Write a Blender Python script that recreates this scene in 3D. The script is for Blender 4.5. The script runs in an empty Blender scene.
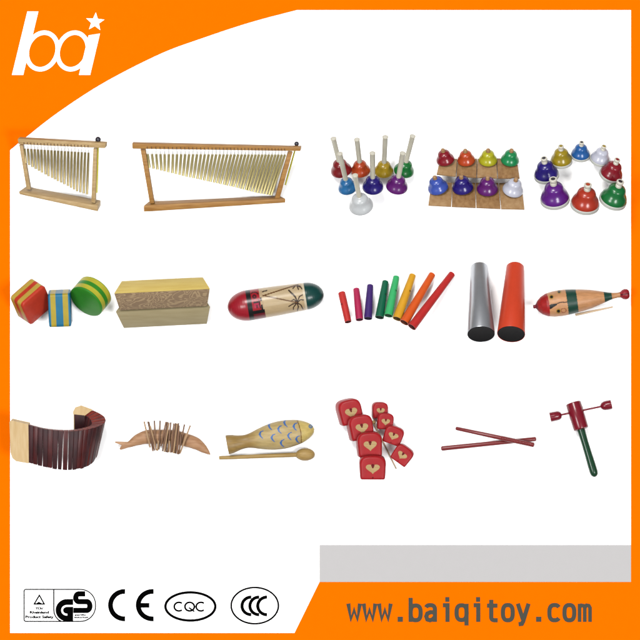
import bpy, bmesh, math, random
from mathutils import Vector
random.seed(7)
C = bpy.context.scene
S = 0.002                 # one unit of the page layout is two millimetres
K = 0.342                  # paint reflectance per displayed brightness (page is exposed to white)

# ------------------------------------------------------------------ camera, light, exposure
cam = bpy.data.objects.new('camera', bpy.data.cameras.new('camera'))
C.collection.objects.link(cam); C.camera = cam
cam.location = (0, 0, 14.0); cam.rotation_euler = (0, 0, 0)
cam.data.sensor_width = 36; cam.data.lens = 36 * 14.0 / 1.28
cam.data.clip_start = 1; cam.data.clip_end = 200
C.view_settings.view_transform = 'Standard'; C.view_settings.look = 'None'
C.view_settings.exposure = 0; C.view_settings.gamma = 1
w = bpy.data.worlds.new('World'); C.world = w; w.use_nodes = True
nt = w.node_tree; bg = nt.nodes['Background']
tc = nt.nodes.new('ShaderNodeTexCoord'); sp = nt.nodes.new('ShaderNodeSeparateXYZ'); rp = nt.nodes.new('ShaderNodeValToRGB')
nt.links.new(tc.outputs['Generated'], sp.inputs[0]); nt.links.new(sp.outputs['Z'], rp.inputs[0])
rp.color_ramp.elements[0].position = 0.0; rp.color_ramp.elements[0].color = (.10, .10, .10, 1)
rp.color_ramp.elements[1].position = 0.9; rp.color_ramp.elements[1].color = (.62, .62, .63, 1)
nt.links.new(rp.outputs[0], bg.inputs['Color']); bg.inputs['Strength'].default_value = 1.05

def lamp(name, loc, size, power, col=(1, 1, 1)):
    d = bpy.data.lights.new(name, 'AREA'); d.shape = 'SQUARE'; d.size = size; d.energy = power; d.color = col
    o = bpy.data.objects.new(name, d); C.collection.objects.link(o)
    o.location = loc; o.rotation_euler = (-Vector(loc)).to_track_quat('-Z', 'Y').to_euler()
lamp('key_softbox', (-2.5, 6.5, 12.0), 4.0, 2350, (1, .985, .96))
lamp('fill_softbox', (5.2, -3.4, 12.0), 3.6, 1650)
lamp('side_softbox', (-5.4, -1.6, 12.0), 3.6, 1250)

# ------------------------------------------------------------------ materials
def lin(c):
    c /= 255.0
    return c / 12.92 if c <= .04045 else ((c + .055) / 1.055) ** 2.4
def rgb(c, k=K): return (lin(c[0]) * k, lin(c[1]) * k, lin(c[2]) * k, 1)
MATS = {}
def mat(name, c, rough=.45, metal=0.0, var=.10, scale=(60, 60, 60), spec=.4, coat=0.0, bump=0.0, c2=None, attr=False, k=K, detail=4):
    if name in MATS: return MATS[name]
    m = bpy.data.materials.new(name); m.use_nodes = True; MATS[name] = m
    t = m.node_tree; b = t.nodes['Principled BSDF']
    b.inputs['Roughness'].default_value = rough; b.inputs['Metallic'].default_value = metal
    b.inputs['Specular IOR Level'].default_value = spec
    b.inputs['Coat Weight'].default_value = coat; b.inputs['Coat Roughness'].default_value = .12
    tc = t.nodes.new('ShaderNodeTexCoord'); mp = t.nodes.new('ShaderNodeMapping'); no = t.nodes.new('ShaderNodeTexNoise')
    mp.inputs['Scale'].default_value = scale; no.inputs['Scale'].default_value = 1.0; no.inputs['Detail'].default_value = detail
    t.links.new(tc.outputs['Object'], mp.inputs[0]); t.links.new(mp.outputs[0], no.inputs[0])
    rp = t.nodes.new('ShaderNodeValToRGB')
    e = rp.color_ramp.elements; e[0].position = .3; e[1].position = .7
    if attr:
        e[0].color = (1 - var,) * 3 + (1,); e[1].color = (1, 1, 1, 1)
        at = t.nodes.new('ShaderNodeAttribute'); at.attribute_name = 'paint'
        mx = t.nodes.new('ShaderNodeMix'); mx.data_type = 'RGBA'; mx.blend_type = 'MULTIPLY'; mx.inputs[0].default_value = 1
        t.links.new(at.outputs['Color'], mx.inputs[6]); t.links.new(rp.outputs[0], mx.inputs[7])
        t.links.new(mx.outputs[2], b.inputs['Base Color'])
    else:
        a = rgb(c, k)
        d = rgb(c2, k) if c2 else tuple(x * (1 - var) for x in a[:3]) + (1,)
        e[0].color = d; e[1].color = a
        t.links.new(rp.outputs[0], b.inputs['Base Color'])
    t.links.new(no.outputs[0], rp.inputs[0])
    if bump:
        bp = t.nodes.new('ShaderNodeBump'); bp.inputs['Strength'].default_value = bump; bp.inputs['Distance'].default_value = .001
        t.links.new(no.outputs[0], bp.inputs['Height']); t.links.new(bp.outputs[0], b.inputs['Normal'])
    return m
def paint(name, c, **kw): 
    kw.setdefault('rough', .34); kw.setdefault('coat', .08); kw.setdefault('var', .14); kw.setdefault('spec', .2)
    return mat(name, c, **kw)
WOODX = (25, 330, 330)
def wood(name, c, c2, scale=WOODX, rough=.5, **kw): return mat(name, c, c2=c2, scale=scale, rough=rough, spec=.18, **kw)

# ------------------------------------------------------------------ mesh helpers (layout units: x right, y down, z toward the viewer)
def W(p): return Vector(((p[0] - 320) * S, (320 - p[1]) * S, p[2] * S))
class MB:
    def __init__(s): s.v = []; s.f = []; s.m = []; s.c = []
    def add(s, vs, fs, mi=0):
        n = len(s.v); s.v += [tuple(p) for p in vs]
        for f in fs: s.f.append([i + n for i in f]); s.m.append(mi)
        return n
ROOT = {}
def ids(o, label=None, cat=None, group=None, kind=None):
    for k, x in (('label', label), ('category', cat), ('group', group), ('kind', kind)):
        if x: o[k] = x
    return o
def thing(name, label, cat, px, group=None):
    o = bpy.data.objects.new(name, None); C.collection.objects.link(o)
    o.empty_display_size = .01
    o.location = W((px[0], px[1], 0)); ROOT[o] = o.location.copy()
    return ids(o, label, cat, group)
def part(name, mb, mats, parent=None, bevel=0, seg=2, smooth=35, origin=None, colors=None):
    me = bpy.data.meshes.new(name)
    off = ROOT[parent] if parent else (W((origin[0], origin[1], 0)) if origin else Vector((0, 0, 0)))
    me.from_pydata([W(p) - off for p in mb.v], [], mb.f)
    for m in (mats if isinstance(mats, (list, tuple)) else [mats]): me.materials.append(m)
    for p, mi in zip(me.polygons, mb.m): p.material_index = mi
    if colors:
        a = me.color_attributes.new('paint', 'FLOAT_COLOR', 'POINT')
        for i, c in enumerate(colors): a.data[i].color = c
    bm = bmesh.new(); bm.from_mesh(me)
    if bevel:
        ed = [e for e in bm.edges if len(e.link_faces) == 2 and e.calc_face_angle(0) > .5]
        bmesh.ops.bevel(bm, geom=ed, offset=bevel * S, segments=seg, affect='EDGES', profile=.5, clamp_overlap=True)
    bmesh.ops.recalc_face_normals(bm, faces=bm.faces)
    bm.to_mesh(me); bm.free()
    if smooth:
        for p in me.polygons: p.use_smooth = True
        me.set_sharp_from_angle(angle=math.radians(smooth))
    o = bpy.data.objects.new(name, me); C.collection.objects.link(o)
    if parent: o.parent = parent
    else: o.location = off
    ROOT[o] = off.copy()
    return o
def settle(root, lift=0.0):
    lo = 1e9; st = [root]
    while st:
        o = st.pop(); st += list(o.children)
        if o.type == 'MESH':
            for v in o.data.vertices: lo = min(lo, v.co.z)
    root.location.z = lift * S - lo
    return root
def hexa(mb, q, d, mi=0):
    """front quad q (4 points) plus one or four depth vectors"""
    ds = d if isinstance(d[0], (list, tuple)) else [d] * 4
    b = [tuple(q[i][k] + ds[i][k] for k in range(3)) for i in range(4)]
    mb.add(list(q) + b, [(0, 1, 2, 3), (7, 6, 5, 4), (0, 4, 5, 1), (1, 5, 6, 2), (2, 6, 7, 3), (3, 7, 4, 0)], mi)
def basis(a):
    a = Vector(a).normalized()
    u = a.cross(Vector((0, 0, 1)))
    if u.length < 1e-3: u = a.cross(Vector((0, 1, 0)))
    u.normalize(); return a, u, a.cross(u)
def lathe(mb, p0, d, prof, seg=24, mi=0, mfn=None, flat=1.0):
    a, u, v = basis(d); p0 = Vector(p0); n0 = len(mb.v); rings = []
    for t, r in prof:
        c = p0 + a * t
        if r <= 1e-6: mb.v.append(tuple(c)); rings.append([len(mb.v) - 1])
        else:
            ring = []
            for i in range(seg):
                th = 2 * math.pi * i / seg
                mb.v.append(tuple(c + (u * math.cos(th) + v * math.sin(th) * flat) * r)); ring.append(len(mb.v) - 1)
            rings.append(ring)
    def F(f, k): mb.f.append(f); mb.m.append(mfn(k) if mfn else mi)
    for k in range(len(rings) - 1):
        A, B = rings[k], rings[k + 1]
        for i in range(seg):
            j = (i + 1) % seg
            if len(A) == 1 and len(B) == 1: continue
            if len(A) == 1: F([A[0], B[i], B[j]], k)
            elif len(B) == 1: F([A[i], B[0], A[j]], k)
            else: F([A[i], B[i], B[j], A[j]], k)
    if len(rings[0]) > 1: F(rings[0][::-1], 0)
    if len(rings[-1]) > 1: F(rings[-1], len(rings) - 2)
def rod(mb, p, q, r1, r2=None, seg=16, mi=0, rnd=0.0):
    r2 = r1 if r2 is None else r2
    p, q = Vector(p), Vector(q); L = (q - p).length
    if rnd:
        pr = [(rnd * r1 * (1 - math.cos(x)), r1 * math.sin(x)) for x in [i * math.pi / 12 for i in range(0, 7)]]
        pr += [(L - rnd * r2 * (1 - math.cos(x)), r2 * math.sin(x)) for x in [i * math.pi / 12 for i in range(6, -1, -1)]]
        pr = [(t, 0 if r < 1e-4 else r) for t, r in pr]
    else: pr = [(0, r1), (L, r2)]
    lathe(mb, p, q - p, pr, seg, mi)
def sphere(mb, c, r, seg=20, mi=0, d=(0, 0, 1), ratio=1.0):
    pr = [(-r * ratio * math.cos(math.pi * i / 12), 0 if i in (0, 12) else r * math.sin(math.pi * i / 12)) for i in range(13)]
    lathe(mb, c, d, pr, seg, mi)
def sweep(mb, pts, rad, seg=20, mi=0, flat=1.0):
    """tube of changing radius along a bent line lying in the page plane"""
    n = len(pts); rings = []
    for k in range(n):
        a = Vector(pts[max(0, k - 1)]); b = Vector(pts[min(n - 1, k + 1)]); t = (b - a).normalized()
        u = Vector((-t.y, t.x, 0)).normalized(); v = t.cross(u); r = rad[k]; ring = []
        for i in range(seg):
            th = 2 * math.pi * i / seg
            mb.v.append(tuple(Vector(pts[k]) + u * math.cos(th) * r + v * math.sin(th) * r * flat)); ring.append(len(mb.v) - 1)
        rings.append(ring)
    for k in range(n - 1):
        for i in range(seg):
            j = (i + 1) % seg
            mb.f.append([rings[k][i], rings[k + 1][i], rings[k + 1][j], rings[k][j]]); mb.m.append(mi)
    mb.f.append(rings[0][::-1]); mb.m.append(mi); mb.f.append(rings[-1]); mb.m.append(mi)
def spline(ps, n=8):
    out = []
    P = [ps[0]] + list(ps) + [ps[-1]]
    for i in range(1, len(P) - 2):
        for k in range(n):
            t = k / n; out.append(tuple(.5 * (2 * P[i][j] + (P[i + 1][j] - P[i - 1][j]) * t + (2 * P[i - 1][j] - 5 * P[i][j] + 4 * P[i + 1][j] - P[i + 2][j]) * t * t
                + (-P[i - 1][j] + 3 * P[i][j] - 3 * P[i + 1][j] + P[i + 2][j]) * t ** 3) for j in range(len(P[i]))))
    out.append(tuple(ps[-1])); return out
def interp(tab, x):
    if x <= tab[0][0]: return tab[0][1]
    for (a, b), (c, d) in zip(tab, tab[1:]):
        if x <= c: return b + (d - b) * (x - a) / (c - a)
    return tab[-1][1]
def smoothed(tab, n=6): return spline(tab, n)
def slab(mb, poly, z0, z1, mi=0):
    n = len(poly)
    vs = [(x, y, z0) for x, y in poly] + [(x, y, z1) for x, y in poly]
    mb.add(vs, [list(range(n))[::-1], list(range(n, 2 * n))] + [(i, (i + 1) % n, n + (i + 1) % n, n + i) for i in range(n)], mi)
def stroke(mb, pts, wd, z0, z1, closed=False, mi=0):
    """a flat raised line of constant width with mitred joins"""
    n = len(pts); L = []; R = []
    for i in range(n):
        p = Vector(pts[i]); a = Vector(pts[(i - 1) % n]); b = Vector(pts[(i + 1) % n])
        d1 = (p - a).normalized() if (closed or i > 0) else (b - p).normalized()
        d2 = (b - p).normalized() if (closed or i < n - 1) else d1
        n1 = Vector((-d1.y, d1.x)); n2 = Vector((-d2.y, d2.x)); m = (n1 + n2)
        m = n1 if m.length < 1e-4 else m.normalized()
        k = min(1.6, 1 / max(.3, m.dot(n1)))
        L.append(p + m * wd / 2 * k); R.append(p - m * wd / 2 * k)
    o = len(mb.v)
    for z in (z0, z1):
        for q in (L, R): mb.v += [(x.x, x.y, z) for x in q]
    # blocks: L0, R0, L1, R1
    for i in range(n if closed else n - 1):
        j = (i + 1) % n
        for f in ((o + 2 * n + i, o + 2 * n + j, o + 3 * n + j, o + 3 * n + i), (o + i, o + n + i, o + n + j, o + j),
                  (o + i, o + j, o + 2 * n + j, o + 2 * n + i), (o + n + i, o + 3 * n + i, o + 3 * n + j, o + n + j)):
            mb.f.append(list(f)); mb.m.append(mi)
    if not closed:
        for i in (0, n - 1): mb.f.append([o + i, o + n + i, o + 3 * n + i, o + 2 * n + i]); mb.m.append(mi)
def arc(cx, cy, rx, ry, a0, a1, n=24, shear=0.0):
    o = []
    for i in range(n + 1):
        t = math.radians(a0 + (a1 - a0) * i / n); y = ry * math.sin(t)
        o.append((cx + rx * math.cos(t) + shear * y, cy - y))
    return o
def ellipse(cx, cy, rx, ry, n=56, shear=0.0): return arc(cx, cy, rx, ry, 0, 360, n, shear)[:-1]
def rprism(mb, c, ax, ay, D, outline, layers):
    """rounded block: copies of an outline (in ax, ay) at (scale, depth along D, material)"""
    c, ax, ay, D = Vector(c), Vector(ax), Vector(ay), Vector(D); n = len(outline); o = len(mb.v); ms = []
    for s, dp, mi in layers:
        for x, y in outline: mb.v.append(tuple(c + ax * (x * s) + ay * (y * s) + D * dp))
        ms.append(mi)
    for k in range(len(layers) - 1):
        for i in range(n):
            j = (i + 1) % n; mb.f.append([o + k * n + i, o + k * n + j, o + (k + 1) * n + j, o + (k + 1) * n + i]); mb.m.append(ms[k])
    mb.f.append(list(range(o, o + n))[::-1]); mb.m.append(ms[0])
    e = o + (len(layers) - 1) * n; mb.f.append(list(range(e, e + n))); mb.m.append(ms[-1])
def rrect(r=.14, n=6):
    o = []
    for sx, sy, a0 in ((1, 1, 0), (-1, 1, 90), (-1, -1, 180), (1, -1, 270)):
        for i in range(n + 1):
            t = math.radians(a0 + 90 * i / n); o.append((sx * (.5 - r) + r * math.cos(t), sy * (.5 - r) + r * math.sin(t)))
    return o
def zoom(ox, oy, k): return lambda x, y: (ox + x * k, oy + y * k)
def segd(p, a, b):
    ax, ay = a; bx, by = b; dx, dy = bx - ax, by - ay; L = dx * dx + dy * dy
    t = 0 if L == 0 else max(0, min(1, ((p[0] - ax) * dx + (p[1] - ay) * dy) / L))
    return math.hypot(p[0] - ax - t * dx, p[1] - ay - t * dy)
def pline(p, pts): return min(segd(p, a, b) for a, b in zip(pts, pts[1:]))

# ------------------------------------------------------------------ the sheet everything lies on
m_page = mat('white_paper', (255, 255, 255), rough=.8, var=.01, spec=.0, k=.80)
mb = MB(); slab(mb, [(-40, -40), (680, -40), (680, 680), (-40, 680)], -3, 0)
ids(part('backdrop', mb, m_page, smooth=0), kind='structure')

# printed card: orange border with its lettering, marks and grey bar
m_or = mat('orange_card', (255, 114, 0), rough=.75, var=.02, spec=.0, k=K * 1.27)
m_white = mat('white_print', (255, 255, 255), rough=.8, var=.01, spec=.0, k=.80)
m_black = mat('black_ink', (8, 8, 8), rough=.8, var=.05, spec=.0)
m_slate = mat('slate_ink', (88, 88, 80), rough=.8, var=.03, spec=.0)
m_grey = mat('grey_ink', (213, 211, 211), rough=.8, var=.01, spec=.0)
poster = thing('poster', 'bright orange border card with white logo, web address, grey bar and black safety marks', 'poster', (320, 600))
curve = spline([(10, 150), (25, 137.8), (60, 111), (105, 82), (160, 54), (200, 39), (250, 22.5), (297, 10)], 8)
inner = curve + [(631, 10), (631, 582), (319.5, 582), (294.5, 633), (10, 633)]
outer = [(-30, -30), (670, -30), (670, 670), (-30, 670)]
def ringcard(z0, z1):
    m = MB()
    # cut the border into simple pieces that butt end to end
    k = len(curve)
    slab(m, [(-30, -30), (297, -30)] + curve[::-1] + [(-30, 150)], z0, z1)
    slab(m, [(297, -30), (670, -30), (670, 10), (297, 10)], z0, z1)
    slab(m, [(631, 10), (670, 10), (670, 582), (631, 582)], z0, z1)
    slab(m, [(319.5, 582), (670, 582), (670, 633), (294.5, 633)], z0, z1)
    slab(m, [(-30, 633), (670, 633), (670, 670), (-30, 670)], z0, z1)
    slab(m, [(-30, 150), (10, 150), (10, 633), (-30, 633)], z0, z1)
    return m
border = part('orange_border', ringcard(.05, .8), m_or, poster, smooth=0)
mb = MB()
slab(mb, [(27.4, 11.5), (38.4, 11.5), (23.3, 75), (12, 75)], .8, 1.3)
stroke(mb, ellipse(42.3, 51, 15.3, 18.3, shear=.12), 4.4, .8, 1.25, True)
stroke(mb, ellipse(72.8, 51, 15.0, 18.3, shear=.12), 4.4, .8, 1.2, True)
slab(mb, [(88.6, 35.4), (100, 33.6), (90.2, 75), (79, 75)], .8, 1.35)
part('logo', mb, m_white, poster, smooth=0)
mb = MB(); st = []
for i in range(10):
    r = 9.6 if i % 2 == 0 else 4.1; t = math.radians(90 + 36 * i - 4); st.append((95.2 + r * math.cos(t), 22 - r * math.sin(t)))
slab(mb, st, .8, 1.3); part('logo_star', mb, m_white, poster, smooth=0)
mb = MB(); slab(mb, [(319.5, 545), (631, 545), (631, 581.9), (319.5, 581.9)], .05, .6); part('grey_bar', mb, m_grey, poster, smooth=0)
# web address
def lw(a, b, rx, ry, n=28): return ellipse(a, -b, rx, ry, n)
def glyph(ch):
    sup = lambda cx, cy, rx, ry, a0, a1, n=20: [(cx + rx * math.copysign(abs(math.cos(t)) ** .75, math.cos(t)), cy + ry * math.copysign(abs(math.sin(t)) ** .75, math.sin(t)))
        for t in [math.radians(a0 + (a1 - a0) * i / n) for i in range(n + 1)]]
    O = ('c', sup(6.6, 9.2, 4.9, 7.6, 0, 360, 32)[:-1])
    return {'w': [[(.9, 18.2), (3.5, 2.6), (6.7, 12), (9.9, 2.6), (12.5, 18.2)]],
            '.': [[(4.1, 2.6), (9.3, 2.6)]],
            'b': [[(1.7, 0), (1.7, 24)], ('c', sup(6.7, 9, 5, 7.3, 0, 360, 32)[:-1])],
            'a': [sup(6, 12, 4.6, 4.7, 155, 0, 10) + [(10.6, 0)], [(10.6, 9.6), (6, 9.6), (3, 8.3), (1.9, 5.4), (3, 2.4), (5.6, 1.6), (8.2, 2.4), (10.6, 5)]],
            'i': [[(3.2, 16.6), (7.8, 16.6), (7.8, 0)], [(5.6, 22.4), (9.6, 22.4)]],
            'q': [[(11.4, 18), (11.4, -3.6)], ('c', sup(6.5, 9.2, 5, 7.3, 0, 360, 32)[:-1])],
            't': [[(1.2, 16.2), (11.6, 16.2)], [(5.4, 22), (5.4, 5)] + sup(9.2, 5, 3.8, 3.4, 190, 270, 6) + [(11.8, 1.6)]],
            'o': [O],
            'y': [[(1.2, 18.2), (6.3, 2.5)], [(11.9, 18.2), (6.5, .5), (5.2, -2), (2, -2.4)]],
            'c': [sup(7.2, 9.2, 5.2, 7.6, 40, 320, 24)],
            'm': [[(1.4, 0), (1.4, 18)], [(1.4, 14.5), (3.2, 16.6), (5.4, 16.2), (6.6, 14)] + [(6.6, 0)], [(6.6, 14.2), (8.4, 16.6), (10.7, 16.2), (11.9, 14), (11.9, 0)]]}[ch]
mb = MB()
for i, ch in enumerate('www.baiqitoy.com'):
    x0 = 347.4 + i * 15.38
    for k, g in enumerate(glyph(ch)):
        cl = g[0] == 'c'; pts = g[1] if cl else g
        wd = 5.0 if ch == '.' else (4.6 if ch == 'i' and k == 1 else (4.1 if ch == 'w' else 3.5 if ch == 'm' else 4.1))
        stroke(mb, [(x0 + x, 621.8 - y) for x, y in pts], wd, .8, 1.2 + .06 * k, cl)
part('web_address', mb, m_slate, poster, smooth=0)
# marks
def text(mb, s, cx, cy, h, wid, z0, z1):
    cu = bpy.data.curves.new('t', 'FONT'); cu.body = s; cu.align_x = 'CENTER'; cu.size = 1; cu.resolution_u = 2; cu.offset = .015
    o = bpy.data.objects.new('t', cu); C.collection.objects.link(o); bpy.context.view_layer.update()
    me = bpy.data.meshes.new_from_object(o.evaluated_get(bpy.context.evaluated_depsgraph_get()))
    xs = [v.co.x for v in me.vertices]; ys = [v.co.y for v in me.vertices]
    kx = wid / (max(xs) - min(xs)); ky = h / .73; mx = (max(xs) + min(xs)) / 2
    n = len(me.vertices); fs = [list(p.vertices) for p in me.polygons]
    for j, (dx, dy) in enumerate(((-.24, 0), (.24, .05), (0, -.14), (0, .16))):
        mb.add([(cx + dx + (v.co.x - mx) * kx, cy + dy + h / 2 - v.co.y * ky, z1 + .06 * j) for v in me.vertices], fs)
    bpy.data.objects.remove(o); bpy.data.curves.remove(cu); bpy.data.meshes.remove(me)
def rr(x0, y0, x1, y1, rl, rr_):
    o = []
    for cx, cy, r, a0 in ((x1 - rr_, y0 + rr_, rr_, 90), (x1 - rr_, y1 - rr_, rr_, 0), (x0 + rl, y1 - rl, rl, 270), (x0 + rl, y0 + rl, rl, 180)):
        o += [(cx + r * math.cos(math.radians(a0 - 90 * i / 10)), cy - r * math.sin(math.radians(a0 - 90 * i / 10))) for i in range(11)]
    return o
q = zoom(20, 584, .125)
mb = MB()
stroke(mb, [q(*p) for p in rr(33, 43, 604, 299, 14, 120)], 1.15, .02, .3, True)
stroke(mb, [q(*p) for p in [(270, 43), (270, 205), (274, 235), (286, 262), (306, 285), (330, 298)]], 1.2, .02, .36)
stroke(mb, [q(*p) for p in [(155, 90), (114, 160), (194, 160)]], 1.7, .02, .3, True)
slab(mb, [q(*p) for p in [(112, 165), (150, 142), (196, 165)]], .02, .34)
text(mb, 'TÜV', *q(155, 196), 2.2, 7.4, .02, .2)
text(mb, 'Rheinland', *q(155, 226), 2.4, 19, .02, .2)
text(mb, 'Product Safety', *q(156, 262), 2.6, 28.0, .02, .2)
text(mb, 'geprüfte', *q(482, 246), 1.3, 11, .02, .2)
text(mb, 'Sicherheit', *q(490, 266), 1.3, 14, .02, .2)
gp = [q(*p) for p in [(425, 120), (375, 120)]] + [q(*p) for p in arc(375, 209, 90, 89, 90, 270, 20)[1:]] + [q(425, 298)]
slab(mb, gp, .02, .42)
sp_ = [(522, 79), (470, 79)] + arc(470, 110, 24, 31, 100, 260, 12) + [(480, 141), (535, 141)] + arc(535, 176, 24, 35, 80, -80, 12) + [(525, 211), (427, 211)]
stroke(mb, [q(*p) for p in sp_], 5.3, .02, .46)
part('safety_mark', mb, m_black, poster, smooth=0)
mb = MB()
stroke(mb, [q(*p) for p in [(430, 175), (375, 175)] + arc(375, 210, 38, 35, 95, 275, 12)], 1.8, .44, .56)
part('safety_mark_inset', mb, m_white, poster, smooth=0)
q = zoom(100, 580, .1875)
mb = MB()
stroke(mb, [q(*p) for p in [(134, 61)] + arc(130, 134, 74, 73, 90, 270, 30) + [(134, 207)]], 4.9, .02, .4)
stroke(mb, [q(*p) for p in [(286, 61)] + arc(280, 134, 76, 73, 90, 270, 30) + [(286, 207)]], 4.9, .02, .4)
stroke(mb, [q(206, 135), q(263, 135)], 4.7, .02, .46)
part('conformity_mark', mb, m_black, poster, smooth=0)
mb = MB()
stroke(mb, [q(*p) for p in ellipse(482, 141, 133, 75, 72)], 2.5, .02, .4, True)
for cx, a, b in ((421, 50, 310), (478, 0, 360), (538, 50, 310)):
    if b == 360: stroke(mb, [q(*p) for p in ellipse(cx, 142, 25, 23, 40)], 1.8, .02, .3, True)
    else: stroke(mb, [q(*p) for p in arc(cx, 142, 25, 23, a, b, 28)], 1.8, .02, .3)
stroke(mb, [q(474, 147), q(503, 168)], 1.5, .02, .36)
part('quality_mark', mb, m_black, poster, smooth=0)
mb = MB()
stroke(mb, ellipse(254.8, 605.6, 23.6, 18.1, 72), 1.7, .02, .4, True)
q = zoom(220, 590, .125)
for k, cx in enumerate((248, 311, 374)):
    stroke(mb, [q(*p) for p in arc(cx, 127, 72, 70, 88, 272, 28)], 3.2, .02, .34 + .04 * k)
part('compulsory_mark', mb, m_black, poster, smooth=0)

# ------------------------------------------------------------------ bar chimes
m_pine = wood('pine_wood', (214, 184, 134), (190, 156, 104))
m_dkpine = wood('varnished_pine', (200, 150, 84), (170, 118, 58))
m_cord = mat('pale_cord', (205, 205, 200), rough=.8)
m_brass = mat('pale_brass', (212, 196, 132), rough=.34, metal=.5, var=.25, scale=(300, 40, 40), spec=.4, k=.40)
m_brassl = mat('old_brass', (190, 170, 112), rough=.34, metal=.5, var=.35, scale=(300, 40, 40), spec=.4, k=.38)
m_yel = paint('yellow_stick_paint', (226, 216, 60))
m_ball = mat('black_rubber', (28, 26, 48), rough=.4)
m_peg = mat('peg_wood', (120, 82, 48), rough=.6)

def chime_stand(label, zf, beam, beam_d, base, base_dl, base_dr, posts, tubes, r, mwood, mtube, px):
    t = thing('bar_chimes', label, 'chimes', px, 'bar chimes on wooden stands')
    P = lambda x, y, dz=0: (x, y, zf(x, y) + dz)
    mb = MB(); hexa(mb, [P(*p) for p in beam], beam_d); part('beam', mb, mwood, t, bevel=.7)
    mb = MB(); hexa(mb, [P(*p) for p in base], [base_dl, base_dr, base_dr, base_dl]); part('base_board', mb, mwood, t, bevel=.8)
    for pq, d in posts:
        mb = MB(); hexa(mb, [P(x, y, -2.5) for x, y in pq], d); part('post', mb, mwood, t, bevel=.4)
    mb = MB()
    for (x0, y0, x1, y1) in tubes:
        bx, by = interp([(beam[3][0], beam[3][1]), (beam[2][0], beam[2][1])], x0), 0
        yb = interp([(beam[3][0], beam[3][1]), (beam[2][0], beam[2][1])], x0)
        rod(mb, P(x0 - .3, yb - 2.4, .3), P(x0 - .3, yb - .4, .3), .38, seg=6)
    part('peg_row', mb, m_peg, t)
    for i, (x0, y0, x1, y1) in enumerate(tubes):
        jz = random.uniform(-.5, .5); jx = random.uniform(-.35, .35)
        mb = MB(); rod(mb, P(x0, y0, -3.5 + jz), P(x1 + jx, y1, -3.5 + jz), r, seg=12)
        tb = part('chime_tube', mb, mtube, t, bevel=.12)
        yb = interp([(beam[3][0], beam[3][1]), (beam[2][0], beam[2][1])], x0)
        mb = MB(); rod(mb, P(x0 - .5, yb - .5, -3.0), P(x0, y0 + .6, -3.5 + jz), .2, seg=6); rod(mb, P(x0 + .5, yb - .5, -3.8), P(x0, y0 + .6, -3.5 + jz), .2, seg=6)
        part('cord', mb, m_cord, tb)
    settle(t, .9)
    return t
zf1 = lambda x, y: .22 * (x - 20) + .32 * (200 - y)
tb1 = []
for i in range(20):
    s = i / 19; x0 = 25.6 + 64.2 * s; y0 = 149.3 + 4.2 * s
    tb1.append((x0, y0, x0 + 1.6 - 3.6 * s, interp([(0, 163.5), (.35, 176), (.65, 185), (.84, 191.5), (1, 194.5)], s)))
c1 = chime_stand('small bar chimes on a pale wooden stand turned to the left beside the orange corner', zf1,
    [(18.8, 139.6), (107, 144.6), (106.4, 149.6), (19.6, 145.2)], (2.0, -2.2, -5.5),
    [(19, 191.8), (98.6, 206.3), (98.6, 212), (20, 194.8)], (7, -5.6, -13), (2.6, -6, -13),
    [([(20.2, 145.3), (23.8, 145.5), (31, 190), (27, 189.4)], (1.2, -.6, -4)), ([(94.6, 149.2), (98.2, 149.4), (96, 203.6), (92, 203)], (1.0, -.8, -4.4))],
    tb1, 1.22, m_pine, m_brassl, (60, 200))
zf2 = lambda x, y: -.08 * (x - 144) + .42 * (206 - y)
tb2 = []
N2 = 38
for i in range(N2):
    s = i / (N2 - 1); ss = s * (1.16 - .16 * s); x0 = 148.6 + 136.5 * ss
    x1 = 150.6 + 121.0 * ss
    tb2.append((x0, 155.0 + .3 * ss, x1, interp([(150, 168), (167, 172), (186, 176.7), (219, 183.7), (234, 187), (258, 193), (272, 195.2)], x1)))
c2 = chime_stand('wide bar chimes with a long row of brass tubes on a varnished stand', zf2,
    [(133.2, 144.6), (301, 148), (300.4, 152), (133.6, 150)], (.8, -1.9, -6),
    [(144, 206), (285.8, 198.8), (285.6, 203), (144, 212.4)], (5, -4.6, -10), (-6.2, -3.2, -10),
    [([(141.4, 150), (146.2, 150.2), (154.6, 203.6), (150.2, 204)], (.8, -.6, -4)), ([(288.6, 152), (293, 152.2), (279.6, 199.4), (274.8, 199.8)], (-.8, -.6, -4))],
    tb2, 1.32, m_dkpine, m_brass, (215, 205))
def beater(label, a, b, ball, r, zf, zo, stick):
    t = thing('beater', label, 'beater', b)
    mb = MB(); rod(mb, (a[0], a[1], zf(*a) + zo), (b[0], b[1], zf(*b) + zo), stick, seg=12); part('stick', mb, m_yel, t, bevel=.15)
    mb = MB(); sphere(mb, (ball[0], ball[1], zf(*ball) + zo), r); part('ball_head', mb, m_ball, t)
    return t
b1 = beater('yellow stick beater with dark ball head held on the small chime stand', (99.2, 143), (97.3, 193), (99.4, 140.6), 2.9, zf1, -6.5, 1.25)
b1.location.z = c1.location.z
b2 = beater('yellow stick beater with black ball head hung on the wide chime stand', (296.4, 146), (285.4, 185), (296.7, 144.4), 2.4, zf2, -8.5, .85)
b2.location.z = c2.location.z

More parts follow.
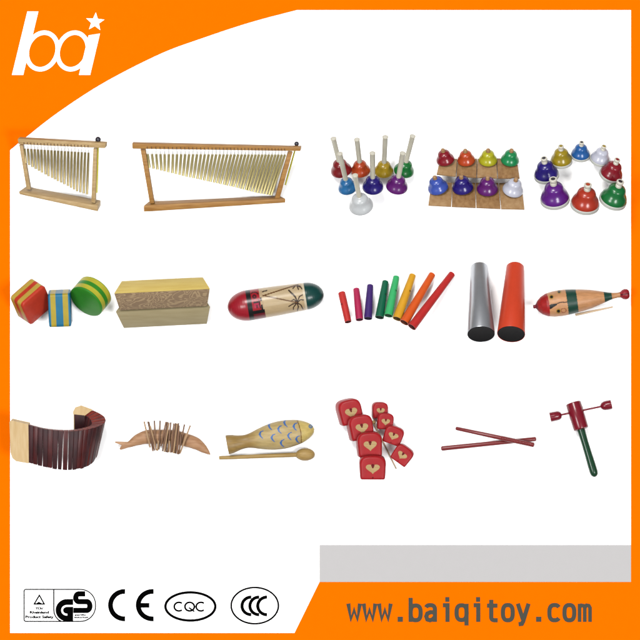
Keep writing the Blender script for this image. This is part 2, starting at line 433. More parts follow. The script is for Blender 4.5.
# ------------------------------------------------------------------ bells
BELLC = {'red': (158, 32, 40), 'scarlet': (206, 62, 38), 'orange': (218, 82, 36), 'yellow': (205, 170, 40), 'lemon': (208, 204, 40), 'green': (30, 138, 62),
         'emerald': (30, 158, 92), 'blue': (50, 130, 196), 'periwinkle': (72, 100, 206), 'indigo': (44, 28, 136), 'purple': (112, 30, 128), 'white': (224, 228, 230),
         'pearl': (222, 224, 240), 'dark red': (160, 26, 44), 'olive': (186, 160, 32), 'jade': (22, 128, 62), 'violet': (108, 30, 150), 'azure': (40, 110, 190)}
def bellmat(c): return paint('bell_' + c.replace(' ', '_'), tuple(x * (.93 if min(BELLC[c]) < 180 else .98) for x in BELLC[c]), rough=.26, coat=.12, var=.1, spec=.25)
BELL = [(0, .80), (.0, .97), (.06, 1.0), (.15, .99), (.27, .955), (.40, .89), (.53, .81), (.66, .745), (.82, .695), (.98, .655), (1.09, .59), (1.18, .47), (1.24, .32), (1.26, .0)]
BELL_S = spline(BELL, 3)
BELL_S = [(t, max(r, 0)) for t, r in BELL_S[:-1]] + [(1.26, 0)]
m_cream = mat('cream_handle', (226, 221, 200), rough=.4, var=.06)
m_creamtop = mat('ivory_cap', (240, 236, 220), rough=.4, var=.06)
m_knob = wood('knob_wood', (200, 160, 116), (170, 126, 82), scale=(200, 200, 60))
m_ring = mat('off_white_rubber', (214, 216, 208), rough=.6, var=.06)
m_hole = mat('dark_hole', (30, 26, 40), rough=.6)
def axis(lean, e):
    e = math.radians(e); return Vector((lean * math.cos(e), -math.cos(e), math.sin(e))).normalized()
# hand bells with long handles
HB = [('red', 341.4, 178.5, 10.6, -.255, 139.5, 0, 'red hand bell at the left end of the back row, handle leaning left'),
      ('orange', 360.6, 178.2, 9.8, -.125, 140.5, 0, 'orange hand bell second from left in the back row'),
      ('yellow', 383.6, 178.7, 9.8, .04, 138, 0, 'yellow hand bell with upright handle in the back row'),
      ('green', 403.6, 178.5, 10.2, .25, 137.2, 0, 'green hand bell at the right end of the back row, handle leaning right'),
      ('blue', 347.7, 195.6, 9.6, -.24, 155, 15, 'light blue hand bell in the middle row behind the white bell'),
      ('indigo', 372.7, 195.6, 10.6, -.02, 154.5, 15, 'dark indigo hand bell with upright handle in the middle row'),
      ('purple', 396.5, 195.4, 11, .17, 154.5, 15, 'purple hand bell at the right of the middle row'),
      ('white', 361, 216.5, 12.2, -.21, 177, 30, 'white hand bell standing alone at the front of the group')]
for c, cx, bot, r, lean, ty, zo, lab in HB:
    e = 44 if c != 'white' else 49
    a = axis(lean, e); cy = bot - r * math.sin(math.radians(e)); p0 = Vector((cx, cy, 0))
    t = thing('hand_bell', lab, 'hand bell', (cx, cy), 'hand bells with cream handles')
    mb = MB(); lathe(mb, p0, a, [(x * r, y * r) for x, y in BELL_S], 40); part('bell_body', mb, bellmat(c), t)
    L = (cy - ty) / -a.y
    mb = MB(); rod(mb, p0 + a * (1.18 * r), p0 + a * L, 2.35, 2.7, 20); h = part('handle', mb, m_cream, t, bevel=.35)
    mb = MB(); lathe(mb, p0 + a * (L - .1), a, [(0, 2.2), (.35, 2.1), (.5, 1.6), (.5, 0)], 20); part('handle_cap', mb, m_creamtop, h)
    mb = MB(); lathe(mb, p0 + a * (1.21 * r), a, [(0, 3.4), (.5, 3.4), (.9, 2.8), (.9, 2.2)], 20); part('collar', mb, bellmat(c), t)
    settle(t, zo)
# bells on wooden boards
m_board2 = wood('board_wood_dark', (188, 146, 98), (152, 110, 68), scale=(160, 30, 120))
m_board = wood('board_wood', (202, 164, 118), (176, 134, 88), scale=(120, 30, 120))
q = zoom(420, 130, .172)
PL = math.tan(math.radians(48))
DB = [('dark red', 147, 212, 53, -.27, 0, 'dark red bell on a square wooden board, left end of the back row'),
      ('orange', 268, 214, 52, -.12, 0, 'orange bell on a square wooden board next to the dark red one'),
      ('lemon', 394, 215, 54, .0, 0, 'lemon yellow bell on a square wooden board in the back row'),
      ('emerald', 521, 215, 54, .15, 0, 'emerald green bell on a square wooden board, right end of the back row'),
      ('periwinkle', 104, 381, 60, -.34, 1, 'periwinkle blue bell on a square wooden board, left end of the front row'),
      ('indigo', 247, 381, 61, -.17, 1, 'deep indigo bell on a square wooden board in the front row'),
      ('purple', 389, 389, 62, .0, 1, 'purple bell on a square wooden board in the front row'),
      ('pearl', 535, 396, 61, .28, 1, 'white bell on a square wooden board, right end of the front row')]
QB = [[(118, 168), (216, 167), (206, 267), (95, 255)], [(220, 167), (330, 166), (325, 273), (210, 268)], [(334, 166), (442, 165), (446, 277), (329, 273)], [(446, 165), (562, 164), (575, 279), (450, 277)],
      [(66, 306), (186, 306), (178, 442), (45, 436)], [(190, 306), (319, 307), (320, 449), (181, 443)], [(323, 307), (454, 308), (463, 455), (323, 449)], [(458, 308), (588, 309), (601, 459), (466, 456)]]
for (c, X, bot, R, lean, row, lab), quad in zip(DB, QB):
    cx, by = q(X, bot); r = R * .172; e = 42
    t = thing('board_bell', lab, 'bell', (cx, by), 'bells on wooden boards')
    ybk = q(0, quad[0][1])[1]; zz = lambda y: (y - ybk) * PL
    mb = MB(); nrm = axis(0, e)
    hexa(mb, [(q(*p)[0], q(*p)[1], zz(q(*p)[1])) for p in quad], tuple(-nrm * 2.2)); part('base_board', mb, m_board2 if c in ('orange', 'indigo', 'purple', 'emerald') else m_board, t, bevel=.3)
    cy = by - r * math.sin(math.radians(e)); a = axis(lean, e); p0 = Vector((cx, cy, zz(cy))) + Vector((0, 0, 3.2))
    mb = MB(); rod(mb, p0 - nrm * 4.4, p0 + a * .4 * r, 1.3, seg=12); part('post', mb, m_knob, t)
    mb = MB(); lathe(mb, p0, a, [(x * r, y * r) for x, y in BELL_S], 40); part('bell_body', mb, bellmat(c), t)
    mb = MB(); rod(mb, p0 + a * 1.15 * r, p0 + a * (1.27 * r + 3.6), 2.2, 2.0, 18, rnd=.5); part('knob', mb, m_knob, t)
    settle(t, 7 * row)
# push bells in a circle
q = zoom(525, 130, .172)
CB = [('azure', 320, 191, 56, 327, 50, 0, 'azure blue push bell at the back of the circle'),
      ('olive', 209, 231, 64, 203, 78, 3, 'mustard yellow push bell between the blue and indigo ones in the circle'),
      ('pearl', 431, 219, 59, 458, 85, 3, 'white push bell at the right back of the circle'),
      ('dark red', 491, 316, 69, 528, 180, 8, 'crimson push bell at the right of the circle behind the green one'),
      ('indigo', 123, 321, 73, 103, 165, 8, 'dark indigo push bell at the left of the circle behind the purple one'),
      ('jade', 500, 473, 82, 543, 305, 20, 'green push bell at the right front of the circle'),
      ('violet', 169, 472, 86, 153, 288, 20, 'purple push bell at the left front of the circle'),
      ('scarlet', 340, 501, 85, 355, 322, 20, 'orange red push bell at the front of the circle')]
for c, X, bot, R, kx, ky, zo, lab in CB:
    cx, by = q(X, bot); r = R * .172; e = 41
    cy = by - r * math.sin(math.radians(e)); kpx, kpy = q(kx, ky)
    lean = (kpx - cx) / (cy - kpy); a = axis(lean, e); p0 = Vector((cx, cy, 0)); rb = r * .955
    t = thing('push_bell', lab, 'bell', (cx, cy), 'push bells set in a circle')
    mb = MB(); lathe(mb, p0, a, [(0, r * .8), (0, r * .97), (.03 * r, r), (.24 * r, r), (.28 * r, r * .96), (.28 * r, r * .7)], 44); part('rubber_ring', mb, m_ring, t)
    mb = MB(); lathe(mb, p0 + a * .26 * r, a, [(x * rb * .99, y * rb) for x, y in BELL_S], 44); part('bell_body', mb, bellmat(c), t)
    top = .26 * r + 1.26 * rb * .99
    k = r / 14 * 1.12
    mb = MB(); lathe(mb, p0 + a * (top - .8), a, [(0, 2.9 * k), (2.4 * k, 2.9 * k), (2.9 * k, 2.4 * k), (4.6 * k, 2.4 * k), (5.0 * k, 3.3 * k), (6.6 * k, 3.4 * k), (7.0 * k, 3.0 * k), (7.0 * k, 2.0 * k), (6.6 * k, 1.9 * k)], 24)
    kn = part('push_knob', mb, m_creamtop, t)
    mb = MB(); lathe(mb, p0 + a * (top - .8 + 6.6 * k), a, [(-.2, 1.9 * k), (.25 * k, 1.9 * k), (.3 * k, 0)], 20)
    hm = bellmat({'scarlet': 'orange', 'dark red': 'dark red', 'olive': 'olive', 'pearl': 'olive'}.get(c, c)) if c in ('scarlet', 'dark red', 'olive', 'pearl') else m_hole
    part('knob_centre', mb, hm, kn)
    settle(t, zo)

# ------------------------------------------------------------------ striped castanets
def pm(n, c, **k): return paint(n, c, rough=.42, coat=.0, var=.14, spec=.16, **k)
m_cred, m_cyel = pm('castanet_red', (214, 66, 42)), pm('castanet_yellow', (214, 182, 78))
m_cblu, m_cyel2 = pm('castanet_blue', (20, 122, 164)), pm('castanet_mustard', (196, 172, 52))
m_cgre, m_cyel3 = pm('castanet_green', (56, 150, 42)), pm('castanet_lime', (206, 200, 60))
def stripes(bounds, ms, rnd=.05, inset=.9):
    """layer list for rprism: outline scale, depth, material"""
    L = [(inset * .5, 0, ms[0]), (inset, 0, ms[0]), (.97, rnd * .35, ms[0]), (1, rnd, ms[0])]
    for b, m in zip(bounds, ms[1:]): L += [(1, b, m)]
    L += [(1, 1 - rnd, ms[-1]), (.97, 1 - rnd * .35, ms[-1]), (inset, 1, ms[-1]), (inset * .5, 1, ms[-1])]
    return L
def castanet(label, c, ax, ay, D, outline, bounds, ms, mats, px):
    mb = MB(); rprism(mb, c, ax, ay, D, outline, stripes(bounds, ms))
    o = part('castanet', mb, mats, None, origin=px, smooth=40)
    ids(o, label, 'castanet', 'striped wooden castanets'); return settle(o)
a = Vector((21.9, -19.7, -10.3)); b = Vector((7.9, 20.6, -22.7)); c = Vector((-13.3, -8.4, -12.3)); P0 = Vector((24, 305.3, 0))
castanet('square red and yellow striped castanet block tipped on its edge', P0 + a / 2 + b / 2, a, b, c, rrect(.11), [.17, .44, .68, .93], [0, 1, 0, 1, 0], [m_cred, m_cyel], (28, 305))
a = Vector((0, -4.6, -31)); b = Vector((1.2, 33.4, -4.9)); P0 = Vector((49.0, 294.3, 0))
castanet('blue and yellow striped castanet block standing upright in the middle', P0 + a / 2 + b / 2, a, b, Vector((22.2, -.8, .5)), rrect(.1), [.11, .34, .66, .9], [0, 1, 0, 1, 0], [m_cblu, m_cyel2], (60, 310))
n = Vector((-.63 * .83, .77 * .83, .56)).normalized()
u = Vector((.77, .63, 0)).normalized(); v = n.cross(u)
rd = [(.5 * math.cos(2 * math.pi * i / 56), .5 * math.sin(2 * math.pi * i / 56)) for i in range(56)]
castanet('round green and yellow striped castanet with green face turned left', Vector((86.5, 302.3, 0)), u * 37.4, v * 37.4, -n * 18.7, rd, [.1, .38, .64, .93], [0, 1, 0, 1, 0], [m_cgre, m_cyel3], (92, 300))

# ------------------------------------------------------------------ sand blocks
q = zoom(105, 260, .1875)
m_sbtop = wood('yellow_birch', (240, 214, 122), (228, 198, 104), scale=(20, 160, 160))
m_sblow = wood('tan_block', (184, 170, 132), (172, 157, 118), scale=(20, 160, 160))
def sandpaper():
    m = bpy.data.materials.new('burl_paper'); m.use_nodes = True; t = m.node_tree; b = t.nodes['Principled BSDF']
    tc = t.nodes.new('ShaderNodeTexCoord'); mp = t.nodes.new('ShaderNodeMapping'); mp.inputs['Scale'].default_value = (46, 92, 70)
    wv = t.nodes.new('ShaderNodeTexNoise'); wv.inputs['Scale'].default_value = .55; wv.inputs['Detail'].default_value = 2.5; wv.inputs['Distortion'].default_value = .6
    m1 = t.nodes.new('ShaderNodeMath'); m1.operation = 'MULTIPLY'; m1.inputs[1].default_value = 75
    m2 = t.nodes.new('ShaderNodeMath'); m2.operation = 'SINE'
    t.links.new(wv.outputs[0], m1.inputs[0]); t.links.new(m1.outputs[0], m2.inputs[0])
    rp = t.nodes.new('ShaderNodeValToRGB'); e = rp.color_ramp.elements
    e[0].color = rgb((146, 118, 86)); e[1].color = rgb((180, 152, 112)); e[0].position = .0; e[1].position = .75
    t.links.new(tc.outputs['Object'], mp.inputs[0]); t.links.new(mp.outputs[0], wv.inputs[0]); t.links.new(m2.outputs[0], rp.inputs[0]); t.links.new(rp.outputs[0], b.inputs['Base Color'])
    b.inputs['Roughness'].default_value = .85; return m
m_burl = sandpaper()
UP, DP = .84, 1.19
def block(label, ftl, ftr, fbr, fbl, bl, br, z0, mtop, mfront, lift):
    t = thing('sand_block', label, 'sand block', fbl, 'sand blocks in a pair')
    h = (fbl[1] - ftl[1] + fbr[1] - ftr[1]) / 2 * UP; d = (ftl[1] - bl[1]) * DP
    zt = z0 + h
    mb = MB(); dd = (bl[0] - ftl[0], bl[1] - ftl[1], -d); de = (br[0] - ftr[0], br[1] - ftr[1], -d)
    hexa(mb, [(*ftl, zt), (*ftr, zt), (*fbr, z0), (*fbl, z0)], [dd, de, de, dd]); part('block', mb, mtop, t, bevel=.5)
    # the sheet glued on the long side, a hair proud
    nv = Vector((0, math.sin(math.radians(40)) , math.cos(math.radians(50)))) * .0 + Vector((0, .45, .55))
    ins = .35
    Q = [(ftl[0] + ins, ftl[1] + ins, zt), (ftr[0] - ins, ftr[1] + ins, zt), (fbr[0] - ins, fbr[1] - ins, z0), (fbl[0] + ins, fbl[1] - ins, z0)]
    mb = MB(); hexa(mb, [tuple(Vector(p) + nv) for p in Q], (0, -.3, -.4)); part('rubbing_sheet', mb, mfront, t, bevel=.12)
    settle(t, lift)
block('lower sand block with plain tan front, under the patterned one', (116.3, 311.5), (210.6, 306.9), (207.2, 323.8), (123.8, 328), (121.5, 304), (206, 299.6), 0, m_sblow, m_sblow, 0)
block('upper sand block with yellow top and swirling brown front', (115.3, 293.3), (210.7, 288.7), (207.6, 306), (120.2, 310.2), (122.3, 281), (203.4, 277.1), 13.2, m_sbtop, m_burl, 9.6)

# ------------------------------------------------------------------ painted lathe bodies
m_pnt = mat('glossy_painted_wood', (255, 255, 255), rough=.3, coat=.08, spec=.22, var=.14, scale=(60, 220, 220), attr=True)
m_pnt2 = mat('satin_painted_wood', (255, 255, 255), rough=.42, coat=.0, spec=.2, var=.26, scale=(50, 260, 260), attr=True)
def fine(prof, step=.33):
    out = []
    for (a, b), (c, d) in zip(prof, prof[1:]):
        n = max(1, int(math.hypot(c - a, d - b) / step))
        for i in range(n): out.append((a + (c - a) * i / n, b + (d - b) * i / n))
    return out + [prof[-1]]
def painted(name, label, cat, p0, p1, prof, fn, material, px, seg=168, parent=None, flat=1.0):
    mb = MB(); d = Vector(p1) - Vector(p0)
    lathe(mb, p0, d, fine(prof), seg, flat=flat)
    cols = []
    ua = d.normalized(); un = Vector((-ua.y, ua.x, 0))
    for p in mb.v:
        r = Vector(p) - Vector(p0); cols.append(rgb(fn(p[0], p[1], r.dot(ua), r.dot(un))))
    o = part(name, mb, material, parent, origin=px, smooth=50, colors=cols)
    if label: ids(o, label, cat)
    return o
# shaker with palm trees
LT, RT = (227.8, 308.6, 0), (323.8, 293.4, 0); LL = math.hypot(96, 15.2)
prof = [(0, 0)]
for i in range(1, 13): t = i / 12 * math.pi / 2; prof.append((21 * (1 - math.cos(t)), 15.4 * math.sin(t)))
prof += [(50, 14.9), (LL - 19, 13.7)]
for i in range(1, 12): t = i / 12 * math.pi / 2; prof.append((LL - 19 + 19 * math.sin(t), 13.7 * math.cos(t)))
prof.append((LL, 0))
fronds = [[(297.2, 302.6), (292.5, 304.2), (289, 306.5)], [(297.2, 302.6), (293.5, 307.5), (293.5, 309.5)], [(297.2, 302.6), (298.5, 307), (297.5, 310.5)], [(297.2, 302.6), (301, 305), (303, 309)],
          [(297.2, 302.6), (300.5, 299.8), (303.5, 300)], [(297.2, 302.6), (294, 299.5), (291.5, 301)], [(297, 302.6), (299.5, 296.5), (302.5, 295)],
          [(292, 286.8), (296, 285.2), (299.5, 287)], [(296, 285.2), (300, 286.2), (302, 289)], [(296, 285.4), (293, 288.5)], [(297, 286), (298.6, 289.5)]]
def shaker_paint(x, y, t, s):
    p = (x, y); v = s / 14.5
    if t < 20.2: return (172, 26, 44)
    if t < 24.8: return (22, 24, 24)
    if t < 36.5:
        if s > 6.2 and s < 9.6 and t > 24: return (20, 18, 18)
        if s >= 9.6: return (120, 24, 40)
        if t > 33.4: 
            if 1.5 < s < 6.3 or -6 < s < -2: return (24, 18, 18) if t < 35.3 else (206, 178, 140)
            return (206, 178, 140)
        if math.hypot(t - 28.4, (s + 7.5)) < 2.2: return (70, 20, 30) if math.hypot(t - 28.4, s + 7.5) > .8 else (150, 30, 50)
        if pline((t, s), [(25.6, -11), (27.5, -12.2), (30.5, -11.6), (32.6, -9.6)]) < .5: return (40, 18, 22)
        if pline((t, s), [(31.8, -4.4), (32.6, -1.5), (32, 1.4), (32.8, 4.6)]) < .5: return (34, 16, 20)
        if (26.5 < t < 32 and -2.6 < s < -.6): return (30, 18, 20)
        if 27 < t < 32 and -.6 <= s < 4: return (196, 40, 80) if abs(t - 29.5) > 1.1 or s < .8 else (120, 20, 44)
        return (176, 26, 42)
    if t < LL - 18.4:
        if t > LL - 20.6: return (230, 214, 184)
        if segd(p, (261, 296.5), (298, 284.6)) < .62 or segd(p, (261.5, 295.2), (297, 302.6)) < .62: return (112, 74, 36)
        if segd(p, (289, 290.5), (295.5, 297)) < .85 or segd(p, (295.5, 297), (297.2, 302)) < .7: return (60, 44, 30)
        if min(pline(p, f) for f in fronds) < .58: return (66, 46, 34)
        if segd(p, (262, 292), (267, 290.6)) < .6: return (60, 40, 30)
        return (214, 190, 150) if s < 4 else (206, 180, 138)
    return (8, 70, 66)
o = painted('shaker', 'capsule shaker with red and dark green ends and palm trees painted between', 'shaker', LT, RT, prof, shaker_paint, m_pnt, (276, 301)); settle(o)
# scraper fish
prof = [(0, 0), (0, 1.4), (.4, 1.75), (2.3, 1.8), (3.0, 2.6), (5.0, 5.6), (8.5, 8.8), (13.5, 11.4), (20, 12.7), (27, 13.1), (33, 12.9), (41, 12.0), (50, 10.7), (58, 9.2), (65, 7.4), (71, 5.6), (76, 4.1), (81, 3.0), (85, 2.6), (88, 2.9), (90, 4.6), (92.5, 5.4), (95, 5.0), (96.6, 3.4), (97, 1.8), (97, 0)]
def dot(p, c, r): return math.hypot(p[0] - c[0], p[1] - c[1]) < r
def guiro_paint(x, y, t, s):
    p = (x, y); cv = .012 * s * s
    if t < 15.4 + .5 * (1 - cv): return (186, 34, 34) if t > 4.5 else (150, 20, 44)
    if t < 33.2 + .8:
        for c, r1 in (((550.7, 297), 1.4), ((557.7, 311.2), 1.5), ((558.4, 291.8), 1.3)):
            if dot(p, c, r1): return (26, 22, 16)
            if dot(p, c, r1 + .75): return (190, 150, 60)
        d = segd(p, (555.5, 304.6), (546.4, 308)); 
        if d < 2.3 * max(.3, 1 - abs(x - 550) / 8): return (16, 14, 14)
        if pline(p, [(554, 304.6), (559, 302.6), (566, 302)]) < .5: return (70, 40, 24)
        if abs(math.hypot(x - 562.8, (y - 310.5) * 1.2) - 2.5) < .4: return (176, 100, 70)
        return (228, 166, 114)
    if t < 44: return (18, 74, 58)
    if t < 71.5: return (224, 162, 110)
    if t < 79: return (18, 76, 62)
    if t < 87.4: return (214, 154, 104)
    if abs(s) < .5: return (90, 14, 30)
    return (170, 30, 48)
o = painted('scraper_fish', 'wooden scraper fish with red nose, two green bands and painted eyes', 'scraper', (532.8, 306.9, 0), (629.2, 293.6, 0), prof, guiro_paint, m_pnt2, (580, 300)); settle(o)
m_stick = wood('pale_stick', (240, 214, 182), (226, 192, 150))
mb = MB(); rod(mb, (574.8, 314.9, 2), (612.5, 307, 2), 1.35, .75, 14, rnd=.3)
ids(settle(part('scraper_stick', mb, m_stick, origin=(594, 311)), 9), 'thin pale wooden stick leaning along the scraper fish', 'stick')
# fish block with blue scales
q = zoom(210, 400, .1875)
F0, F1 = Vector((*q(92, 238), 0)), Vector((*q(557, 153), 0)); FL = (F1 - F0).length; kx = .1875 / math.cos(math.atan2(85, 465))
prof = [(0, 0), (0, 9.2), (.5, 9.8), (2.5, 9.7)]
for X, R in smoothed([(104, 52), (122, 49), (150, 41), (185, 36.5), (215, 41), (255, 54), (300, 67), (345, 75), (395, 77), (440, 72), (480, 63), (515, 48), (538, 32), (550, 18)], 4):
    prof.append(((X - 90) * kx, R * .183))
prof = prof[:2] + [(.3, 9.7)] + prof[4:] + [(FL - .6, 1.8), (FL, 0)]
scal = [(272, 182), (320, 136), (335, 200), (370, 155), (402, 120), (384, 228), (423, 190), (452, 140), (466, 208), (300, 235), (430, 245)]
def fish_paint(x, y, t, s):
    p = (x, y)
    X, Y = (x - 210) / .1875, (y - 400) / .1875
    for cx, cy in scal[:9]:
        dx, dy = X - cx, Y - cy
        d = pline((dx, dy), [(12, -19), (0, -15), (-6, -3), (-2, 10), (10, 21)])
        if d < 6.0 * max(.3, 1 - abs(dy - 0) / 30): return (66, 118, 190)
    ex, ey = X - 537, Y - 139
    if abs(math.hypot(ex, ey) - 8) < 2.6 or math.hypot(ex, ey) < 3: return (70, 130, 190)
    if abs(t - 74.6 - .010 * s * s * -1) < .5: return (150, 112, 50)
    if t > 74.6: return (226, 200, 118)
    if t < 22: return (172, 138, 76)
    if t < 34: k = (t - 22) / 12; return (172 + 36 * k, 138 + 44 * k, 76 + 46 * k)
    return (208, 182, 122)
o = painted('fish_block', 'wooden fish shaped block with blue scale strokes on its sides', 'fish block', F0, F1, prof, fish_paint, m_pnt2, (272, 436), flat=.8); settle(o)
m_mal = wood('mallet_wood', (196, 164, 100), (170, 136, 76))
t = thing('mallet', 'plain wooden mallet with oval head lying below the blue scaled fish', 'mallet', q(270, 305))
mb = MB(); rod(mb, (*q(48, 308), 0), (*q(472, 291), 0), 1.85, 2.3, 18, rnd=.2); part('stick', mb, m_mal, t)
mb = MB(); sphere(mb, (*q(508, 290), 0), 6.3, 28, d=(1, -.03, 0), ratio=1.55); part('mallet_head', mb, m_mal, t); settle(t)

# ------------------------------------------------------------------ tuned tubes in eight colours
q = zoom(330, 260, .203)
TUB = [((57, 160), (89, 305), 36, 34, (214, 56, 52), 'shortest tuned tube, tomato red with a dark fleck, first in the row'), ((129, 141), (145, 294), 31, 38, (196, 44, 92), 'magenta pink tuned tube, second shortest of the row'),
       ((198, 123), (187, 288), 31, 41, (74, 44, 124), 'deep purple tuned tube between the pink and dark green ones'), ((273, 104), (243, 283), 31, 44, (14, 108, 76), 'dark green tuned tube between the purple and mint ones'),
       ((327, 81), (287, 274), 31, 44, (66, 196, 118), 'mint green tuned tube in the middle of the row'), ((408, 72), (330, 290), 33, 48, (240, 176, 44), 'yellow tuned tube between the mint and orange ones'),
       ((505, 68), (364, 308), 33, 48, (238, 98, 32), 'orange tuned tube next to the longest red one'), ((603, 66), (401, 330), 33, 46, (206, 46, 44), 'longest tuned tube, plain red, last in the row')]
m_fleck = mat('dark_print', (40, 24, 30), rough=.6)
for i, (A, B, wa, wb, c, lab) in enumerate(TUB):
    A, B = q(*A), q(*B); L = math.hypot(B[0] - A[0], B[1] - A[1])
    ra, rb = wa * .203 / 2, wb * .203 / 2
    d = Vector((B[0] - A[0], B[1] - A[1], L * .42)); p0 = Vector((*A, 0)); LL3 = d.length; a = d.normalized()
    t = thing('tuned_tube', lab, 'tube', B, 'tuned plastic tubes in eight colours')
    mt = mat('tube_plastic_%s' % 'abcdefgh'[i], c, rough=.42, var=.1, spec=.15)
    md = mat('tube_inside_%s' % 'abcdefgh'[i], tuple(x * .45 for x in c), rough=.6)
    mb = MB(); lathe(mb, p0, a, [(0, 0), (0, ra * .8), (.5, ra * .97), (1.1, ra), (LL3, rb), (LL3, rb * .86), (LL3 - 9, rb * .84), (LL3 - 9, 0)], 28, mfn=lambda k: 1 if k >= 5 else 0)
    o = part('tube_body', mb, [mt, md], t)
    if i in (0, 4, 5, 3):
        s = .42 if i != 0 else .42; pc = p0 + a * LL3 * (.38 if i != 0 else .4); r = ra + (rb - ra) * .4
        side = Vector((-a.y, a.x, 0)).normalized() * (-1 if i != 0 else 1); up = a.cross(side); up = up if up.z > 0 else -up
        mb = MB()
        for th in (.3, .5, .7):
            n3 = (side * math.cos(th + .25) + up * math.sin(th + .25)).normalized(); pc2 = pc + n3 * r + a * random.uniform(-.6, .6)
            hexa(mb, [tuple(pc2 + a * .8 + up * .5), tuple(pc2 + a * .8 - up * .5), tuple(pc2 - a * .8 - up * .5), tuple(pc2 - a * .8 + up * .5)], tuple(-n3 * .6 + n3 * .1))
        part('printed_mark', mb, m_fleck, t)
    settle(t)
# ------------------------------------------------------------------ two big shaker tubes
q = zoom(455, 255, .1484)
m_chrome = mat('brushed_silver', (205, 208, 214), rough=.3, metal=.85, var=.05, spec=.3, k=.5)
m_orng = mat('orange_red_lacquer', (226, 74, 42), rough=.36, var=.06, coat=.0, spec=.2)
m_blk = mat('black_end_cap', (22, 22, 24), rough=.6, spec=.08)
for nm, lab, A, B, ra, rb, m in (('shaker_tube', 'silver metal shaker tube with black end cap', (163, 82), (167, 533), 60, 93, m_chrome), ('shaker_tube', 'orange red shaker tube with black end cap', (405, 80), (368, 533), 60, 94, m_orng)):
    A, B = q(*A), q(*B); ra *= .1484; rb *= .1484
    d = Vector((B[0] - A[0], B[1] - A[1], 0)); d.z = d.length * .72; L = d.length; a = d.normalized(); p0 = Vector((*A, 0))
    t = thing(nm, lab, 'shaker', B, 'metal shaker tubes in a pair')
    mb = MB(); lathe(mb, p0, a, [(0, ra * .6), (0, ra * .93), (.5, ra), (L * .5, ra + (rb - ra) * .5), (L - .5, rb), (L, rb * .985), (L - .8, rb * .96), (L - .8, rb * .5)], 48); part('tube_body', mb, m, t)
    mb = MB(); lathe(mb, p0 + a * (L - 1.2), a, [(0, rb * .95), (.9, rb * .955), (1.2, rb * .93), (1.0, rb * .88), (1.0, 0)], 48); part('end_cap', mb, m_blk, t)
    mb = MB(); lathe(mb, p0 - a * .4, a, [(0, 0), (0, ra * .9), (.8, ra * .92), (.8, 0)], 40); part('end_cap', mb, m_blk, t)
    settle(t)

# ------------------------------------------------------------------ slat clapper (curved row of dark boards)
q = zoom(0, 390, .1875)
OT = [(30, 424.2, 54), (47, 428.6, 62), (67.5, 430.6, 66), (81, 430.0, 63), (93.5, 427.6, 52), (102, 424.8, 38), (106.3, 421.2, 26), (105.6, 416.8, 16), (99.5, 412.6, 8), (92.8, 409.8, 2)]
IT = [(30.6, 423.6, 46), (47.6, 427.7, 54), (67.5, 429.2, 58), (79, 428.2, 54), (88, 426.2, 44), (91.8, 424.6, 36), (92.6, 423.2, 28), (92, 420.6, 20), (89.4, 417.4, 13), (85.3, 415.2, 6)]
OB = [(30, 462.4, 36), (46, 466.2, 44), (66.5, 469.4, 48), (78, 468.6, 45), (88, 466, 34), (95, 460.5, 20), (97.6, 455, 8), (98, 452, -2), (94, 449, -10), (90, 447, -16)]
m_rose = wood('dark_rosewood', (74, 30, 34), (46, 18, 22), scale=(60, 30, 60), rough=.5)
m_rose2 = wood('red_rosewood', (92, 34, 34), (58, 22, 24), scale=(60, 30, 60), rough=.4)
m_redw = wood('red_edge_wood', (150, 50, 36), (112, 32, 28), scale=(60, 60, 30), rough=.45)
m_birch = wood('pale_end_wood', (236, 206, 156), (222, 188, 132), scale=(180, 25, 60))
def curve3(P): return spline(P, 12)
ZS = .5
OT, IT, OB = [[(x, y, z * ZS) for x, y, z in P] for P in (OT, IT, OB)]
ot, it, ob = curve3(OT), curve3(IT), curve3(OB); n = len(ot)
acc = [0]
for i in range(1, n): acc.append(acc[-1] + (Vector(ot[i]) - Vector(ot[i - 1])).length)
def at(P, s):
    x = max(0, min(1, s)) * acc[-1]
    j = next((k for k in range(1, n) if acc[k] >= x), n - 1); x = j - 1 + (x - acc[j - 1]) / (acc[j] - acc[j - 1]); x = min(x, n - 1); i = min(n - 2, int(x)); f = x - i
    return Vector(P[i]) * (1 - f) + Vector(P[i + 1]) * f
t = thing('slat_clapper', 'curved clapper of many dark red slats strung between two pale end boards', 'clapper', (60, 460))
NS = 21
for i in range(NS):
    s0, s1 = i / NS, (i + .975) / NS
    a0, a1, b0, b1 = at(ot, s0), at(ot, s1), at(it, s0), at(it, s1)
    e0, e1 = at(ob, s0 + .001), at(ob, s1 - .002 - (random.uniform(0, .012) if 2 < i < 13 else .002))
    jit = Vector((random.uniform(-.3, .3), random.uniform(-.3, .5), 0))
    e0, e1 = e0 + jit, e1 + jit
    mb = MB()
    P = [a0, a1, e1, e0, b0, b1, e1 + (b1 - a1), e0 + (b0 - a0)]
    mb.v = [tuple(p) for p in P]
    mb.f = [[0, 1, 2, 3], [7, 6, 5, 4], [0, 4, 5, 1], [1, 5, 6, 2], [2, 6, 7, 3], [3, 7, 4, 0]]; mb.m = [0, 0, 1, 1, 1, 1]
    part('slat', mb, [m_rose2 if i % 3 == 1 or i > 9 and i % 2 else m_rose, m_redw], t, bevel=.3)
